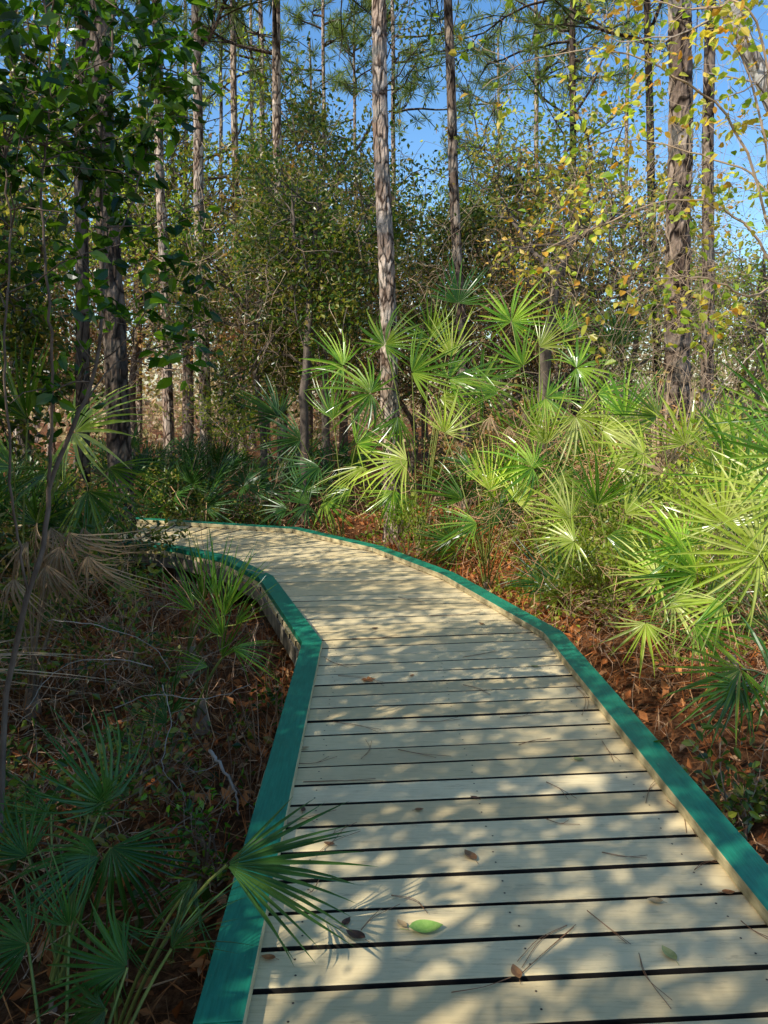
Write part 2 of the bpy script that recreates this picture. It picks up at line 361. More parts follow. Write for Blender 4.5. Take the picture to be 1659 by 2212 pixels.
x = rs.uniform(-5, -.6, N); y = rs.uniform(1.8, 7.5, N); den = .5+.5*np.sin(x*3.3+y*1.7)*np.sin(y*2.9-x); keep = (rs.random(N) < den-.35)
x, y = x[keep], y[keep]; C = np.stack([x, y, gz(x, y)+rs.random(len(x))*.25], -1); C = C[[not on_walk(a, b, .05) for a, b in zip(x, y)]]
leaves(mb, C, .055, .017, 0, .6)
N = 7000; x = rs.uniform(-4.5, -.55, N); y = rs.uniform(2.4, 7.4, N); den = .5+.5*np.sin(x*2.1-y*1.3+1)*np.sin(y*2.2+x*.7); keep = rs.random(N) < den-.25
x, y = x[keep], y[keep]; C = np.stack([x, y, gz(x, y)], -1); C = C[[not on_walk(a, b, .06) for a, b in zip(x, y)]]
leaves(mb, C, .28, .0032, 1, 0, -1.6)
tag(mb.build('ground_cover', [M_oak, M_dead]), 'dark weeds and thin dry grass scattered left of the boardwalk', 'ground cover', kind='stuff')

# ---------------------------------------------------------------- palmetto fronds
def frond_mesh(name, nseg, A, split, droop, mat, seed, wmul=1.0, curl=0.0, miss=0.0, vl=1.0):
    r = random.Random(seed); mb = MB(); dA = 2*A/nseg
    for s in range(nseg):
        if r.random() < miss: continue
        th = -A+dA*(s+.5)+r.uniform(-.25, .25)*dA; L = (1-.3*(abs(th)/A)**2)*r.uniform(1-.2*vl, 1.08)
        dirv = np.array([math.sin(th), math.cos(th), 0]); side = np.array([math.cos(th), -math.sin(th), 0])
        dr = droop*r.uniform(.2, 2.0); tw = r.uniform(-.6, .6)*vl; lat = r.uniform(-.1, .1)*vl; lift = r.uniform(-.05, .1)*vl
        ts = [0.02, .18, split, .55, .75, .9, 1.0]; rows = []
        wmax = split*L*math.tan(dA/2)*1.0
        for t in ts:
            if t <= split: w = t*L*math.tan(dA/2)*1.0
            else:
                q = (t-split)/(1-split); w = wmax*wmul*(1-q**1.7)+wmax*(1-wmul)*(1-q)**3+.0004
            zz = -dr*t**2.2+.16*t*(1-t)+curl*t*t*abs(th)/A+lift*t*t
            p = dirv*L*t*(1-.25*dr*t*t)+side*lat*t*t+np.array([0, 0, zz])
            fold = w*.6
            sd = side*math.cos(tw*t)+np.array([0, 0, 1])*math.sin(tw*t)
            rows += [p-sd*w+np.array([0, 0, fold]), p, p+sd*w+np.array([0, 0, fold])]
        n = len(ts); i = np.arange(n-1)*3
        Q = np.concatenate([np.stack([i, i+1, i+4, i+3], -1), np.stack([i+1, i+2, i+5, i+4], -1)])
        mb.add(np.array(rows), Q)
    return mb.build(name, mat, link=False)
R_ = math.radians
FR = [frond_mesh('frond', 26, R_(125), .26, .1, M_frond, 1, miss=.05), frond_mesh('frond', 20, R_(95), .25, .03, M_frond, 2, miss=.04),
      frond_mesh('frond', 28, R_(140), .26, .2, M_frond, 3, miss=.06), frond_mesh('frond', 15, R_(65), .25, .08, M_frond, 4, miss=.06), frond_mesh('frond', 19, R_(85), .22, .02, M_frond, 5, miss=.08), frond_mesh('frond', 13, R_(55), .22, .15, M_frond, 6)]
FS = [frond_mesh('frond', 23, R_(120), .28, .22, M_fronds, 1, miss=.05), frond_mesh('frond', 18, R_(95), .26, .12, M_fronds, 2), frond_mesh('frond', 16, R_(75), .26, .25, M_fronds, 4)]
FY = [frond_mesh('frond', 25, R_(115), .26, .12, M_frondy, 11, miss=.05), frond_mesh('frond', 19, R_(85), .24, .18, M_frondy, 12, miss=.05), frond_mesh('frond', 15, R_(60), .22, .06, M_frondy, 13)]
FN = [frond_mesh('frond', 11, R_(42), .2, .18, M_frond, 21), frond_mesh('frond', 9, R_(35), .2, .1, M_frond, 22)]
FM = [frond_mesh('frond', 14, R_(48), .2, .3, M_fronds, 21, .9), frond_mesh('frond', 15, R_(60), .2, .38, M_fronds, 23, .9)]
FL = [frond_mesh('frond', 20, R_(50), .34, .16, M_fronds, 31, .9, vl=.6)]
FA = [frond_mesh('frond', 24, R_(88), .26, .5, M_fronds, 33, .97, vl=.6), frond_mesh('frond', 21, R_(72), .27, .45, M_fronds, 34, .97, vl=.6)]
FD = [frond_mesh('dead_frond', 15, R_(50), .3, 1.4, M_dead, 41, .6, miss=.15), frond_mesh('dead_frond', 12, R_(35), .3, 1.2, M_dead, 42, .6, miss=.1)]
SETS = {'g': FR, 'y': FY, 'n': FN, 'l': FL, 'd': FD, 's': FS, 'm': FM, 'a': FA}
def stalk(parent, a, b, r=.006, sag=.0, mat=None):
    a = np.asarray(a); b = np.asarray(b); hgt = np.linalg.norm(b-a)
    c = a*.5+b*.5+np.array([0, 0, hgt*.18-sag]); t = np.linspace(0, 1, 8)[:, None]
    pts = a*(1-t)**2+2*c*t*(1-t)+b*t*t; m = MB(); tube(m, pts, np.linspace(r*1.3, r*.8, 8), 4)
    return m.build('frond_stalk', mat or M_stalk, parent, smooth=True)
def fmat(o, hub, ax, nrm, size):
    y = norm(ax); z = norm(nrm-y*(nrm@y)); x = np.cross(y, z)
    o.matrix_local = Matrix([[x[0]*size, y[0]*size, z[0]*size, hub[0]], [x[1]*size, y[1]*size, z[1]*size, hub[1]], [x[2]*size, y[2]*size, z[2]*size, hub[2]], [0, 0, 0, 1]])
def put_frond(parent, kind, hub, ax, nrm, size, base):
    me = random.choice(SETS[kind]); o = inst('dead_frond' if kind == 'd' else 'frond', me, parent)
    fmat(o, hub, ax, nrm, size)
    stalk(parent, base, hub, .0035+.004*min(1, size), mat=M_twig if kind == 'd' else M_stalk)
def palmetto(label, base, fr, group=None, sc=1.18, stem=.2):
    bx, by = base; b = np.array([bx, by, float(gz(bx, by))-.02])
    t = thing('palmetto', label, 'palmetto', b, 0, group)
    m = MB()
    tube(m, [(0, 0, -.05), (.01, 0, stem*.4), (0, .02, stem), (0, .02, stem+.005)], [.25*stem, .27*stem, .15*stem, .001], 7); m.build('stem', M_twig, t)
    for (px, py, d, s, ang, face, kind) in fr:
        hub = P(px, py, d)-b; a = math.radians(ang+random.uniform(-8, 8))
        ax = math.cos(a)*RT+math.sin(a)*UP-FW*random.uniform(-.2, .45)
        n = -FW*face+np.array([0, 0, 1.0])*(1.05-face)+RT*random.uniform(-.6, .4)
        put_frond(t, kind, hub, ax, n, s*sc*random.uniform(.85, 1.08), np.array([random.uniform(-.04, .04), random.uniform(-.04, .04), .12]))
    return t
palmetto('tall saw palmetto in front of the slim central pine, with spiky fans held highest', (.42, 8.9), [
    (832, 745, 8.8, .62, 70, .8, 'g'), (890, 805, 8.4, .74, 20, .9, 'g'), (800, 850, 8.3, .7, 165, .7, 'g'), (975, 770, 8.7, .62, 95, .8, 'y'), (990, 655, 9.6, .58, 80, .85, 's'),
    (950, 860, 8.2, .6, -20, .7, 'y'), (860, 900, 8.1, .5, -110, .7, 'g'), (1040, 830, 8.5, .6, 10, .7, 'g'), (740, 790, 8.9, .5, 150, .6, 'g'), (970, 820, 8.3, .6, 30, .6, 'g'), (930, 730, 8.9, .5, 110, .7, 'g')])
palmetto('sunlit saw palmetto right of the slim central pine, below the sloping dark oak trunk', (1.75, 8.4), [
    (1105, 695, 8.9, .58, 80, .85, 'g'), (1165, 750, 8.4, .64, 35, .9, 'y'), (1245, 795, 8.2, .6, 10, .8, 'g'), (1075, 850, 7.9, .55, 160, .6, 'g'), (1330, 745, 9.0, .55, 70, .7, 's'),
    (1180, 860, 7.9, .5, -40, .7, 'g'), (1130, 790, 8.6, .5, 120, .8, 'g'), (1290, 850, 8.0, .5, -20, .7, 'g'), (1100, 920, 7.8, .4, -90, .6, 'd'), (1180, 910, 7.8, .4, -60, .6, 'd'), (1060, 900, 7.9, .4, -110, .6, 'd'), (1130, 890, 7.7, .4, -80, .6, 'd'), (1220, 720, 8.9, .55, 60, .8, 'g')])
palmetto('pale green saw palmetto with a bright white-green fan, midway up the right bank', (1.55, 6.95), [
    (1243, 900, 6.9, .5, -60, .95, 'y'), (1180, 960, 6.8, .5, 100, .7, 'y'), (1300, 930, 6.9, .5, 20, .6, 'y'), (1330, 1010, 6.6, .42, 0, .5, 'y'), (1150, 1010, 6.6, .45, 150, .6, 'g'), (1210, 1030, 6.6, .4, -60, .6, 'y')])
palmetto('low spiky saw palmetto leaning over the outer curb of the boardwalk bend', (.98, 7.15), [
    (1060, 1060, 6.8, .46, 85, .6, 'y'), (1115, 1085, 6.6, .48, 40, .7, 'y'), (1000, 1080, 6.9, .48, 150, .6, 'g'), (960, 935, 7.5, .45, 60, .7, 'y'), (1030, 1130, 6.6, .4, 190, .5, 'g'), (975, 1165, 6.9, .34, 120, .6, 'g'), (1180, 1060, 6.7, .42, 15, .6, 'g'), (1090, 1040, 6.8, .42, 110, .6, 'g')])
palmetto('dark saw palmetto left of the slim central pine base, fans low and wide', (-.5, 9.2), [
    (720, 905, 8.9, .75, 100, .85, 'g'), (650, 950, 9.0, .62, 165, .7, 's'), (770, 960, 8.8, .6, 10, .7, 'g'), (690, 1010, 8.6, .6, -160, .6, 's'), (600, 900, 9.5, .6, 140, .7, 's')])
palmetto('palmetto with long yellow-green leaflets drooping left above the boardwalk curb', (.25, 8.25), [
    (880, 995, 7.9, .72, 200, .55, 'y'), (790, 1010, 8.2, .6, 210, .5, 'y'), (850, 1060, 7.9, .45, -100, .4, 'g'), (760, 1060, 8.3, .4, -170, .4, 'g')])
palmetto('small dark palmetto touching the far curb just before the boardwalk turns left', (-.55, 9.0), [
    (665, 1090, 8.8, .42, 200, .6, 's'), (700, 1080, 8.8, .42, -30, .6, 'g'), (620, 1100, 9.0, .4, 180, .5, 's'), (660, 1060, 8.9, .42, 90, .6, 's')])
palmetto('large sunlit saw palmetto at the right edge, its broad fan reaching toward the curb', (2.55, 4.75), [
    (1505, 1240, 4.5, .48, 165, .9, 'g'), (1560, 1130, 4.8, .52, 100, .7, 'y'), (1640, 1200, 4.4, .52, 140, .8, 'y'), (1470, 1180, 4.9, .4, 140, .6, 'g'), (1600, 1040, 4.9, .55, 95, .7, 'g'), (1560, 1300, 4.2, .4, -150, .5, 'y'), (1420, 1250, 4.9, .34, 160, .6, 'y')])
palmetto('yellowish palmetto fan drooping over pine straw beside the right curb', (2.05, 4.35), [
    (1395, 1345, 4.2, .34, -100, .75, 'y'), (1450, 1300, 4.3, .34, -20, .6, 'y'), (1500, 1350, 4.1, .35, -40, .6, 'g')])
palmetto('shaded saw palmetto hanging its narrow fan over the lower right curb', (2.1, 3.5), [
    (1600, 1445, 3.2, .38, 215, .6, 'g'), (1590, 1480, 3.2, .33, -95, .7, 's'), (1660, 1450, 3.2, .4, -20, .6, 's')], sc=1, stem=.1)
palmetto('green palmetto entering from the right edge above the broad sunlit fan', (2.95, 4.5), [
    (1690, 990, 4.3, .52, 150, .6, 'g'), (1700, 1080, 4.2, .5, 170, .6, 'y'), (1700, 900, 4.6, .5, 110, .6, 'g')], sc=1.1)
palmetto('saw palmetto clump below the thick right pine, half wrapped in dry vines', (2.65, 6.6), [
    (1480, 960, 6.3, .48, 110, .7, 'y'), (1420, 900, 6.6, .45, 140, .7, 'g'), (1555, 930, 6.3, .45, 60, .7, 'y'), (1390, 980, 6.3, .45, 170, .6, 'y'), (1530, 1020, 6.0, .42, 100, .6, 'y'), (1440, 1030, 6.1, .4, 130, .6, 'd'), (1350, 900, 6.9, .5, 90, .7, 'g')])
palmetto('bright saw palmetto low on the right bank between the creepers and the curb', (1.75, 5.75), [
    (1230, 1120, 5.8, .4, 150, .6, 'y'), (1290, 1090, 5.8, .42, 80, .7, 'g'), (1350, 1110, 5.7, .42, 40, .6, 'y'), (1310, 1160, 5.5, .36, -20, .5, 'g'), (1240, 1170, 5.6, .34, 190, .5, 'y')])
palmetto('drooping pale palmetto at the left edge above the hanging dead fronds', (-2.75, 5.6), [
    (160, 935, 5.4, .6, 20, .5, 'y'), (60, 905, 5.3, .6, 120, .6, 'g'), (235, 1010, 5.4, .5, -30, .5, 'g'), (110, 1020, 5.2, .5, 200, .4, 'g'), (190, 1060, 5.2, .45, -50, .4, 'g'), (30, 1010, 5.0, .5, 160, .5, 'g'), (210, 1060, 5.6, .36, -40, .4, 'g')])
palmetto('dead palmetto with bleached brown fronds hanging down at the left edge', (-2.15, 4.45), [
    (110, 1140, 4.2, .36, -70, .5, 'd'), (150, 1150, 4.2, .36, -60, .5, 'd'), (60, 1170, 4.0, .34, -110, .5, 'd'), (210, 1215, 4.4, .28, -70, .5, 'd'), (30, 1250, 3.9, .32, -90, .5, 'd'), (180, 1140, 4.6, .34, -60, .5, 'd'), (190, 1200, 4.2, .34, -80, .5, 'd'), (100, 1220, 4.0, .34, -80, .5, 'd'), (130, 1180, 4.1, .36, -95, .6, 'd'), (80, 1130, 4.1, .34, -100, .6, 'd')])
palmetto('small upright palmetto with narrow spiky fronds left of the boardwalk bend', (-1.3, 4.95), [
    (440, 1300, 4.9, .46, 115, .7, 'n'), (470, 1290, 4.9, .46, 95, .8, 'n'), (495, 1310, 4.8, .44, 75, .8, 'n'), (420, 1320, 4.8, .42, 135, .7, 'n'), (510, 1350, 4.7, .38, 55, .7, 'n'), (480, 1375, 4.6, .34, 100, .7, 'n'), (485, 1330, 4.7, .42, 85, .7, 'n')], sc=1.1)
palmetto('young palmetto with arching leaflets just left of the curb corner', (-1.05, 4.15), [
    (480, 1420, 4.2, .3, 60, .6, 'n'), (500, 1400, 4.2, .3, -20, .5, 'n'), (450, 1440, 4.1, .28, 170, .5, 'n'), (370, 1540, 3.7, .28, 80, .6, 'm'), (360, 1560, 3.6, .25, 130, .6, 'm')])
palmetto('spiky palmetto hiding the far end of the boardwalk at its left side', (-2.9, 6.4), [
    (200, 1180, 6.1, .38, 110, .6, 's'), (170, 1150, 6.1, .4, 140, .6, 'n'), (230, 1235, 6.0, .3, 80, .6, 'n'), (180, 1190, 6.0, .38, 170, .5, 'd'), (190, 1130, 6.3, .38, 110, .6, 's'), (130, 1140, 6.2, .42, 120, .6, 's'), (220, 1250, 5.9, .3, 200, .5, 'd'), (110, 1120, 6.2, .42, 80, .6, 's'), (80, 1130, 6.1, .45, 100, .6, 'g')], sc=1.05)
palmetto('broad shaded palmetto screening the boardwalk where it leaves to the left', (-3.5, 6.5), [
    (60, 1110, 6.2, .5, 80, .6, 's'), (10, 1130, 6.2, .5, 130, .6, 's'), (110, 1090, 6.4, .42, 80, .6, 'g'), (-40, 1100, 6.2, .5, 100, .6, 's'), (90, 1160, 6.0, .42, 10, .5, 'd'), (20, 1080, 6.4, .5, 90, .7, 's')], sc=1.05)
palmetto('foreground palmetto lower left, one frond draped across the green curb', (-.78, 1.95), [
    (490, 1868, 2.0, .38, -12, .6, 'l'), (425, 1900, 2.1, .28, -120, .5, 'm'), (250, 1985, 2.1, .27, -70, .5, 'm')], sc=1, stem=.06)
palmetto('shaded foreground palmetto at the lower left with arching fingered fronds', (-1.05, 2.15), [
    (225, 1735, 2.6, .34, 100, .5, 'a'), (190, 1760, 2.6, .3, 60, .5, 'm'), (215, 1850, 2.4, .36, 190, .45, 'a'), (240, 1830, 2.4, .36, -50, .4, 'a'), (110, 1760, 2.6, .28, 170, .6, 'm'), (60, 1850, 2.5, .3, 120, .5, 'a')], sc=1, stem=.06)
palmetto('darkest palmetto in the bottom left corner beside the curb', (-.75, 1.55), [
    (275, 2090, 1.9, .27, 170, .6, 'a'), (370, 2050, 1.9, .25, 60, .5, 'm'), (230, 2180, 1.8, .26, 220, .6, 'a'), (60, 2040, 2.1, .28, 150, .5, 'a'), (150, 2000, 2.1, .26, 100, .5, 'm')], sc=1, stem=.06)
def palmetto_free(x, y, n, hmax, group, label, dead=.06, s=1.0, kinds='gggy'):
    b = np.array([x, y, float(gz(x, y))-.02]); t = thing('palmetto', label, 'palmetto', b, 0, group)
    for k in range(n):
        az = 2*math.pi*(k+random.random()*.7)/n; el = random.uniform(.35, 1.3); Ls = random.uniform(.5, 1.0)*hmax
        o = np.array([math.cos(az)*math.cos(el), math.sin(az)*math.cos(el), math.sin(el)]); hub = o*Ls+np.array([0, 0, .1])
        kind = 'd' if random.random() < dead else random.choice(kinds)
        ax = o+np.array([0, 0, -.25])+rs.normal(0, .2, 3); n_ = np.array([-math.cos(az)*.2-.3, -.6, .6])+rs.normal(0, .55, 3)
        put_frond(t, kind, hub, ax, n_, random.uniform(.34, .7)*s, np.array([0, 0, .08]))
cnt = 0
for _ in range(400):
    if cnt >= 17: break
    y = random.uniform(9.2, 13.5); x = random.uniform(-.42*y-1, -.4)
    if on_walk(x, y, .7): continue
    palmetto_free(x, y, 9, .95, 'palmettos in the undergrowth beyond the far end of the boardwalk', 'dark saw palmetto in the shaded undergrowth beyond the far boardwalk curb', kinds='sss'); cnt += 1
for _ in range(13):
    y = random.uniform(8.5, 13.5); x = random.uniform(1.6, .5*y+1)
    palmetto_free(x, y, 9, 1.25, 'palmettos in the thicket behind the right bank', 'saw palmetto in the thicket behind the right bank of the boardwalk', kinds='sgg')
for (x, y, h) in [(1.1, 8.2, 1.0), (2.2, 8.0, 1.2), (2.9, 8.1, 1.2), (2.0, 6.9, .75), (.9, 9.3, 1.1), (3.9, 8.0, 1.2), (1.6, 7.7, .95), (2.5, 7.2, .95)]:
    palmetto_free(x, y, 8, h, 'palmettos massed on the right bank', 'saw palmetto massed with others on the sunlit right bank', kinds='gssy', dead=.18)
for (x, y, h) in [(3.4, 5.8, .9), (3.6, 7.2, 1.1), (4.2, 6.3, 1), (2.5, 5.7, .6), (2.3, 6.4, .7), (3.0, 7.3, .9), (1.5, 6.0, .35), (2.2, 5.2, .4), (2.9, 6.3, .8)]:
    palmetto_free(x, y, 7, h, 'palmettos crowding the right edge', 'saw palmetto crowding the right bank near the picture edge', s=.8, kinds='gyys', dead=.22)
for (x, y) in [(-3.6, 6.4), (-4.3, 5.4), (-3.4, 4.6), (-2.4, 3.3)]:
    palmetto_free(x, y, 8, .8, 'palmettos at the left edge', 'saw palmetto in the left undergrowth near the picture edge', dead=.35, s=.8, kinds='sg')
for (px, py, ang, s, lb) in [(1165, 1205, 100, .3, 'fallen tan palmetto fan on the pine straw right of the bend'), (835, 1160, -90, .3, 'fallen tan palmetto fan beside the far curb at the foot of the central pine'),
                             (1330, 1240, 40, .3, 'dry fallen fan half hidden in the right bank creepers'), (1100, 1180, 200, .26, 'small dry fan lying left of the fallen tan fan'), (225, 1330, -70, .34, 'dead fan sagging onto the ground below the left hanging fronds'), (330, 1300, -30, .34, 'dead fan lying left of the small upright palmetto'), (400, 1460, 170, .3, 'shredded dead fan on the ground left of the curb corner'),
                             (60, 1400, -90, .34, 'tan dead fan slumped at the left edge of the ground'), (280, 1420, 10, .32, 'curled dead fan on the ground in the left middle'), (160, 1500, 60, .3, 'brown dead fan on the ground above the foreground palmettos')]:
    p = G(px, py, -.2); z = float(gz(p[0], p[1])); p = G(px, py, z+.1); o = inst('fallen_frond', random.choice(FD), None); a = math.radians(ang)
    fmat(o, p, np.array([math.cos(a), math.sin(a), .1]), np.array([random.uniform(-.3, .3), -.3, 1.0]), s); tag(o, lb, 'palm frond')

# ---------------------------------------------------------------- trees
def pine_trunk(r, h, near, seed):
    m = MB(); k = 36 if near else 14
    zs = np.concatenate([np.arange(-.3, 8.0, .045 if near else .35), np.arange(8.0, h, .6)]); n = len(zs)
    wx = .015*np.sin(zs*.7+seed)+.008*np.sin(zs*1.9+seed*2); wy = .015*np.sin(zs*.6+seed*3)
    rad = r*(1-.62*np.clip(zs, 0, h)/h)+r*.35*np.exp(-np.clip(zs, 0, 9)*3)
    disp = None
    if near:
        disp = np.ones((n, k))
        for i, z in enumerate(zs):
            if z > 7.5: break
            for j in range(k):
                a = 2*math.pi*j/k; v = Vector((math.cos(a)*1.6+seed, math.sin(a)*1.6, z*3.2))
                d = noise.voronoi(v*1.5)[0]; disp[i, j] = 1+.14*min(1, (d[1]-d[0])*3)-.1+.05*noise.noise(v*4)
    tube(m, np.stack([wx, wy, zs], -1), rad, k, 0, disp); return m
def pine_crown(h, seed, n=24, zlo=.5):
    m = MB(); tips = []
    random.seed(seed)
    for i in range(n):
        z = h*random.uniform(zlo, .98); az = random.uniform(0, 6.28); L = random.uniform(.8, 2.4)*(1.25-z/h)*2.2
        grow(m, tips, (0, 0, z), (math.cos(az), math.sin(az), random.uniform(-.15, .35)), L, .035, 1, 5, .2, .06, .9, 4)
    return m, tips
PINE_H = 15
pc = []
for sd in (3, 4):
    m, tips = pine_crown(PINE_H, sd, 20); bm_ = m.build('branches', M_barkd, link=False)
    T = np.array(tips); T = T[rs.random(len(T)) < .6]; lm = MB(); reps = 44
    C = np.repeat(T, reps, 0); leaves(lm, C, .25, .009, 0, 0, -.2); pc.append((bm_, lm.build('crown', M_need, link=False)))
trunks = {}
def pine(px850, px0, depth, wpx, label, near=False, bark=None, group=None, crown=True):
    b = P(px850, 850, depth); x, y = b[0], b[1]; dt = y/(cp+1106/F*sp); t0 = P(px0, 0, dt)
    lean = (t0[0]-x)/(t0[2]-b[2]); r = wpx/F*depth/2
    key = (round(px850) if near else int(px850) % 3)
    if key not in trunks: trunks[key] = pine_trunk(.1, PINE_H, near, key % 17).build('trunk', bark if near and bark else M_bark, link=False)
    g = float(gz(x, y)); t = thing('pine_tree', label, 'pine tree', (x-lean*(1.5-g), y, g), 0, group)
    tr = inst('trunk', trunks[key], t); s = r/.1/.93; tr.scale = (s, s, 1)
    if bark and not near: tr.data = tr.data.copy(); tr.data.materials[0] = bark
    t.rotation_euler = (0, math.atan(lean), 0)
    if crown:
        bm_, lm = random.choice(pc)
        a = random.uniform(0, 6.28)
        for nm, me in (('branches', bm_), ('crown', lm)):
            o = inst(nm, me, t); o.rotation_euler = (0, 0, a)
    return t
pine(840, 820, 9.6, 37, 'slim pine with flaking sunlit bark rising behind the boardwalk bend, centre', near=True)
pine(1000, 968, 12, 24, 'slender brown pine to the right of the central pine', bark=M_barkr)
pine(1457, 1472, 8.6, 54, 'thickest pine at the right, brown plated bark hung with dry vines', near=True, bark=M_barkr)
pine(1525, 1536, 10.5, 27, 'pine standing close behind the thickest right pine', bark=M_barkr)
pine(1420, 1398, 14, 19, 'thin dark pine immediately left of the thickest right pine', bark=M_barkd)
pine(442, 422, 14, 25, 'pale mottled pine in the left background, the brighter of two neighbours')
pine(360, 338, 15, 23, 'grey pine in the left background, left of the pale mottled pine')
pine(608, 594, 14, 23, 'pale straight pine between the left background and the central pine')
pine(574, 562, 20, 15, 'thin far pine seen just left of the pale straight pine', group=None)
pine(520, 500, 17, 18, 'short looking leaning pine trunk low between two left background pines', crown=False)
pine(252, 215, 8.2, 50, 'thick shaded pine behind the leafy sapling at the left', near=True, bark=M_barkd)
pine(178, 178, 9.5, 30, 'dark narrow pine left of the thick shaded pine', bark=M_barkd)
pine(855, 847, 22, 13, 'very thin pine peeking out just right of the central pine')
pine(1162, 1157, 20, 13, 'very thin far pine against blue sky in the upper right half')
pine(1242, 1236, 18, 18, 'vine covered slim pine right of the very thin far pine', bark=M_barkd)
pine(38, 25, 16, 20, 'pine at the far left edge of the background')
pine(112, 128, 22, 14, 'distant pine second from the left edge')
for q, (px, d) in enumerate([(300, 24), (480, 26), (770, 28), (1080, 30), (1340, 26), (700, 24), (80, 28), (690, 30), (400, 24), (545, 25)]):
    pine(px, px+random.uniform(-25, 25), d, 300/d, 'distant slim pine among the far trees', group='distant slim pines', crown=q in (0, 2, 3, 5))

def oak_meshes(seed, h, cr, nleaf, leaf, mat, zlo=.35, jit=.16, bend=.5):
    random.seed(seed); m = MB(); tips = []
    ctrl = [(0, 0, -.2), (random.uniform(-.2, .2)*bend, random.uniform(-.1, .1), h*.2), (random.uniform(-.5, .5)*bend, random.uniform(-.3, .3)*bend, h*.45), (random.uniform(-.8, .8)*bend, 0, h*.75)]
    path = smooth_path(ctrl, 14); r0 = h*.011+.015; tm = MB(); tube(tm, path, np.linspace(r0, r0*.35, 14), 9)
    for i in range(13):
        t = random.uniform(zlo, 1); q = t*12.99; k = int(q); p = path[k]+(path[k+1]-path[k])*(q-k) if k < 13 else path[13]
        az = random.uniform(0, 6.28)
        grow(m, tips, p, (math.cos(az), math.sin(az), random.uniform(.1, 1.0)), cr*random.uniform(.55, 1.05), r0*.35, 2, 4, .28, .02, .95)
    T = np.array(tips); w = rs.random(len(T)) < .6; T = T[w]
    C = T[rs.integers(0, len(T), nleaf)]+rs.normal(0, jit, (nleaf, 3)); lm = MB(); leaves(lm, C, leaf, leaf*.27, 0, .4)
    return tm.build('trunk', M_oakbark, link=False, smooth=True), m.build('branches', M_oakbark, link=False), lm.build('crown', mat, link=False)
OK = {'a': oak_meshes(21, 6.2, 1.7, 12000, .09, M_oak, .45), 'b': oak_meshes(22, 6.0, 1.8, 5500, .085, M_oakb, .45, bend=1.2), 'c': oak_meshes(23, 7.5, 2.2, 8000, .1, M_oak, .4, jit=.2),
      's': oak_meshes(24, 7.0, 2.1, 4800, .09, M_bright, .4, jit=.22), 'v': oak_meshes(25, 7.0, 2.2, 14500, .12, M_oak, .4, jit=.2), 't': oak_meshes(26, 7.0, 2.1, 5800, .095, M_gold, .4, jit=.2)}
def oak(px, depth, key, label, s=1.0, group=None, xy=None, zs=1.0, cat='oak tree', name='oak_tree', rz=None):
    if xy is None: b = P(px, 850, depth); x, y = b[0], b[1]
    else: x, y = xy
    t = thing(name, label, cat, (x, y, float(gz(x, y))), random.uniform(0, 6.28), group); t.scale = (s, s, s*zs)
    for nm, me in zip(('trunk', 'branches', 'crown'), OK[key]): inst(nm, me, t)
    return t
random.seed(77)
oak(700, 12.5, 'a', 'bushy dark green oak between the pale straight pine and the central pine')
oak(500, 18, 'b', 'oak mixed with brown leaves behind the pale mottled pine', 1.2)
oak(290, 17.5, 'c', 'tall leafy oak behind the thick shaded pine at left', 1.15)
oak(1205, 12.5, 'b', 'brown oak filling the gap behind the right palmettos', .85)
oak(1060, 15, 'a', 'green oak behind the slender brown pine', .95)
oak(1350, 12.5, 's', 'sparse bright leaved tree left of the thickest right pine', .8)
oak(60, 11, 'c', 'dense oak at the left edge of the background', .95)
oak(1620, 12, 's', 'sparse bright leaved tree at the right edge of the background', .7)
oak(880, 16, 'b', 'brown tinged oak directly behind the central pine', .9)
oak(740, 19, 'c', 'tall airy oak far back left of the central pine', 1.25)
oak(560, 12.8, 'a', 'rounded dark green oak just left of the bushy dark green oak', .92)
oak(1000, 22, 's', 'pale airy tree far back between central and slender brown pines', 1.3)
oak(660, 17.5, 't', 'golden leaved tree rising above the bushy dark green oak', 1.25)
oak(1290, 14.5, 't', 'golden leaved tree between the very thin far pine and the thickest right pine', 1.1)
oak(1120, 18, 's', 'light yellow-green tree high behind the green oak', 1.3)
oak(920, 19, 't', 'rust and gold tree high between the two central pines', 1.05)
oak(1600, 16, 't', 'golden tree behind the right edge pines', .85)
oak(400, 18, 's', 'light green tree rising behind the two left background pines', 1.35)
for px, d, k, s in [(150, 19, 'b', 1.2), (-60, 16, 'b', 1.2), (820, 26, 'b', 1.3), (1300, 21, 'b', 1.0), (1480, 20, 's', .85), (1720, 18, 'a', .8), (640, 26, 'b', 1.3), (240, 22, 't', 1.5)]:
    oak(px, d, k, 'hazy background oak filling the space between far trunks', s, 'background oaks')
def crooked(label, stems, nleaf, mat, r0):
    o = np.array(P(*stems[0][0])); g = float(gz(o[0], o[1])); t = thing('oak_tree', label, 'oak tree', (o[0], o[1], g)); off = np.array([o[0], o[1], g])
    tm = MB(); m = MB(); tips = []
    for k, st in enumerate(stems):
        pts = [P(*q)-off for q in st]
        if k == 0: pts = [np.array([0, 0, -.1])]+pts
        pth = smooth_path(pts, 20)+rs.normal(0, .012, (20, 3)); rr = r0 if k == 0 else r0*.55
        tube(tm, pth, np.linspace(rr, rr*.4, 20), 8)
        for i in range(12): grow(m, tips, pth[random.randint(8, 19)], rs.normal(0, 1, 3)+np.array([0, 0, .3]), random.uniform(.5, 1.1), rr*.25, 1, 4, .3, 0, .9, 4)
    tm.build('trunk', M_oakbark, t, smooth=True); m.build('branches', M_oakbark, t)
    T = np.array(tips); C = T[rs.integers(0, len(T), nleaf)]+rs.normal(0, .08, (nleaf, 3)); lm = MB(); leaves(lm, C, .08, .022); lm.build('crown', mat, t)
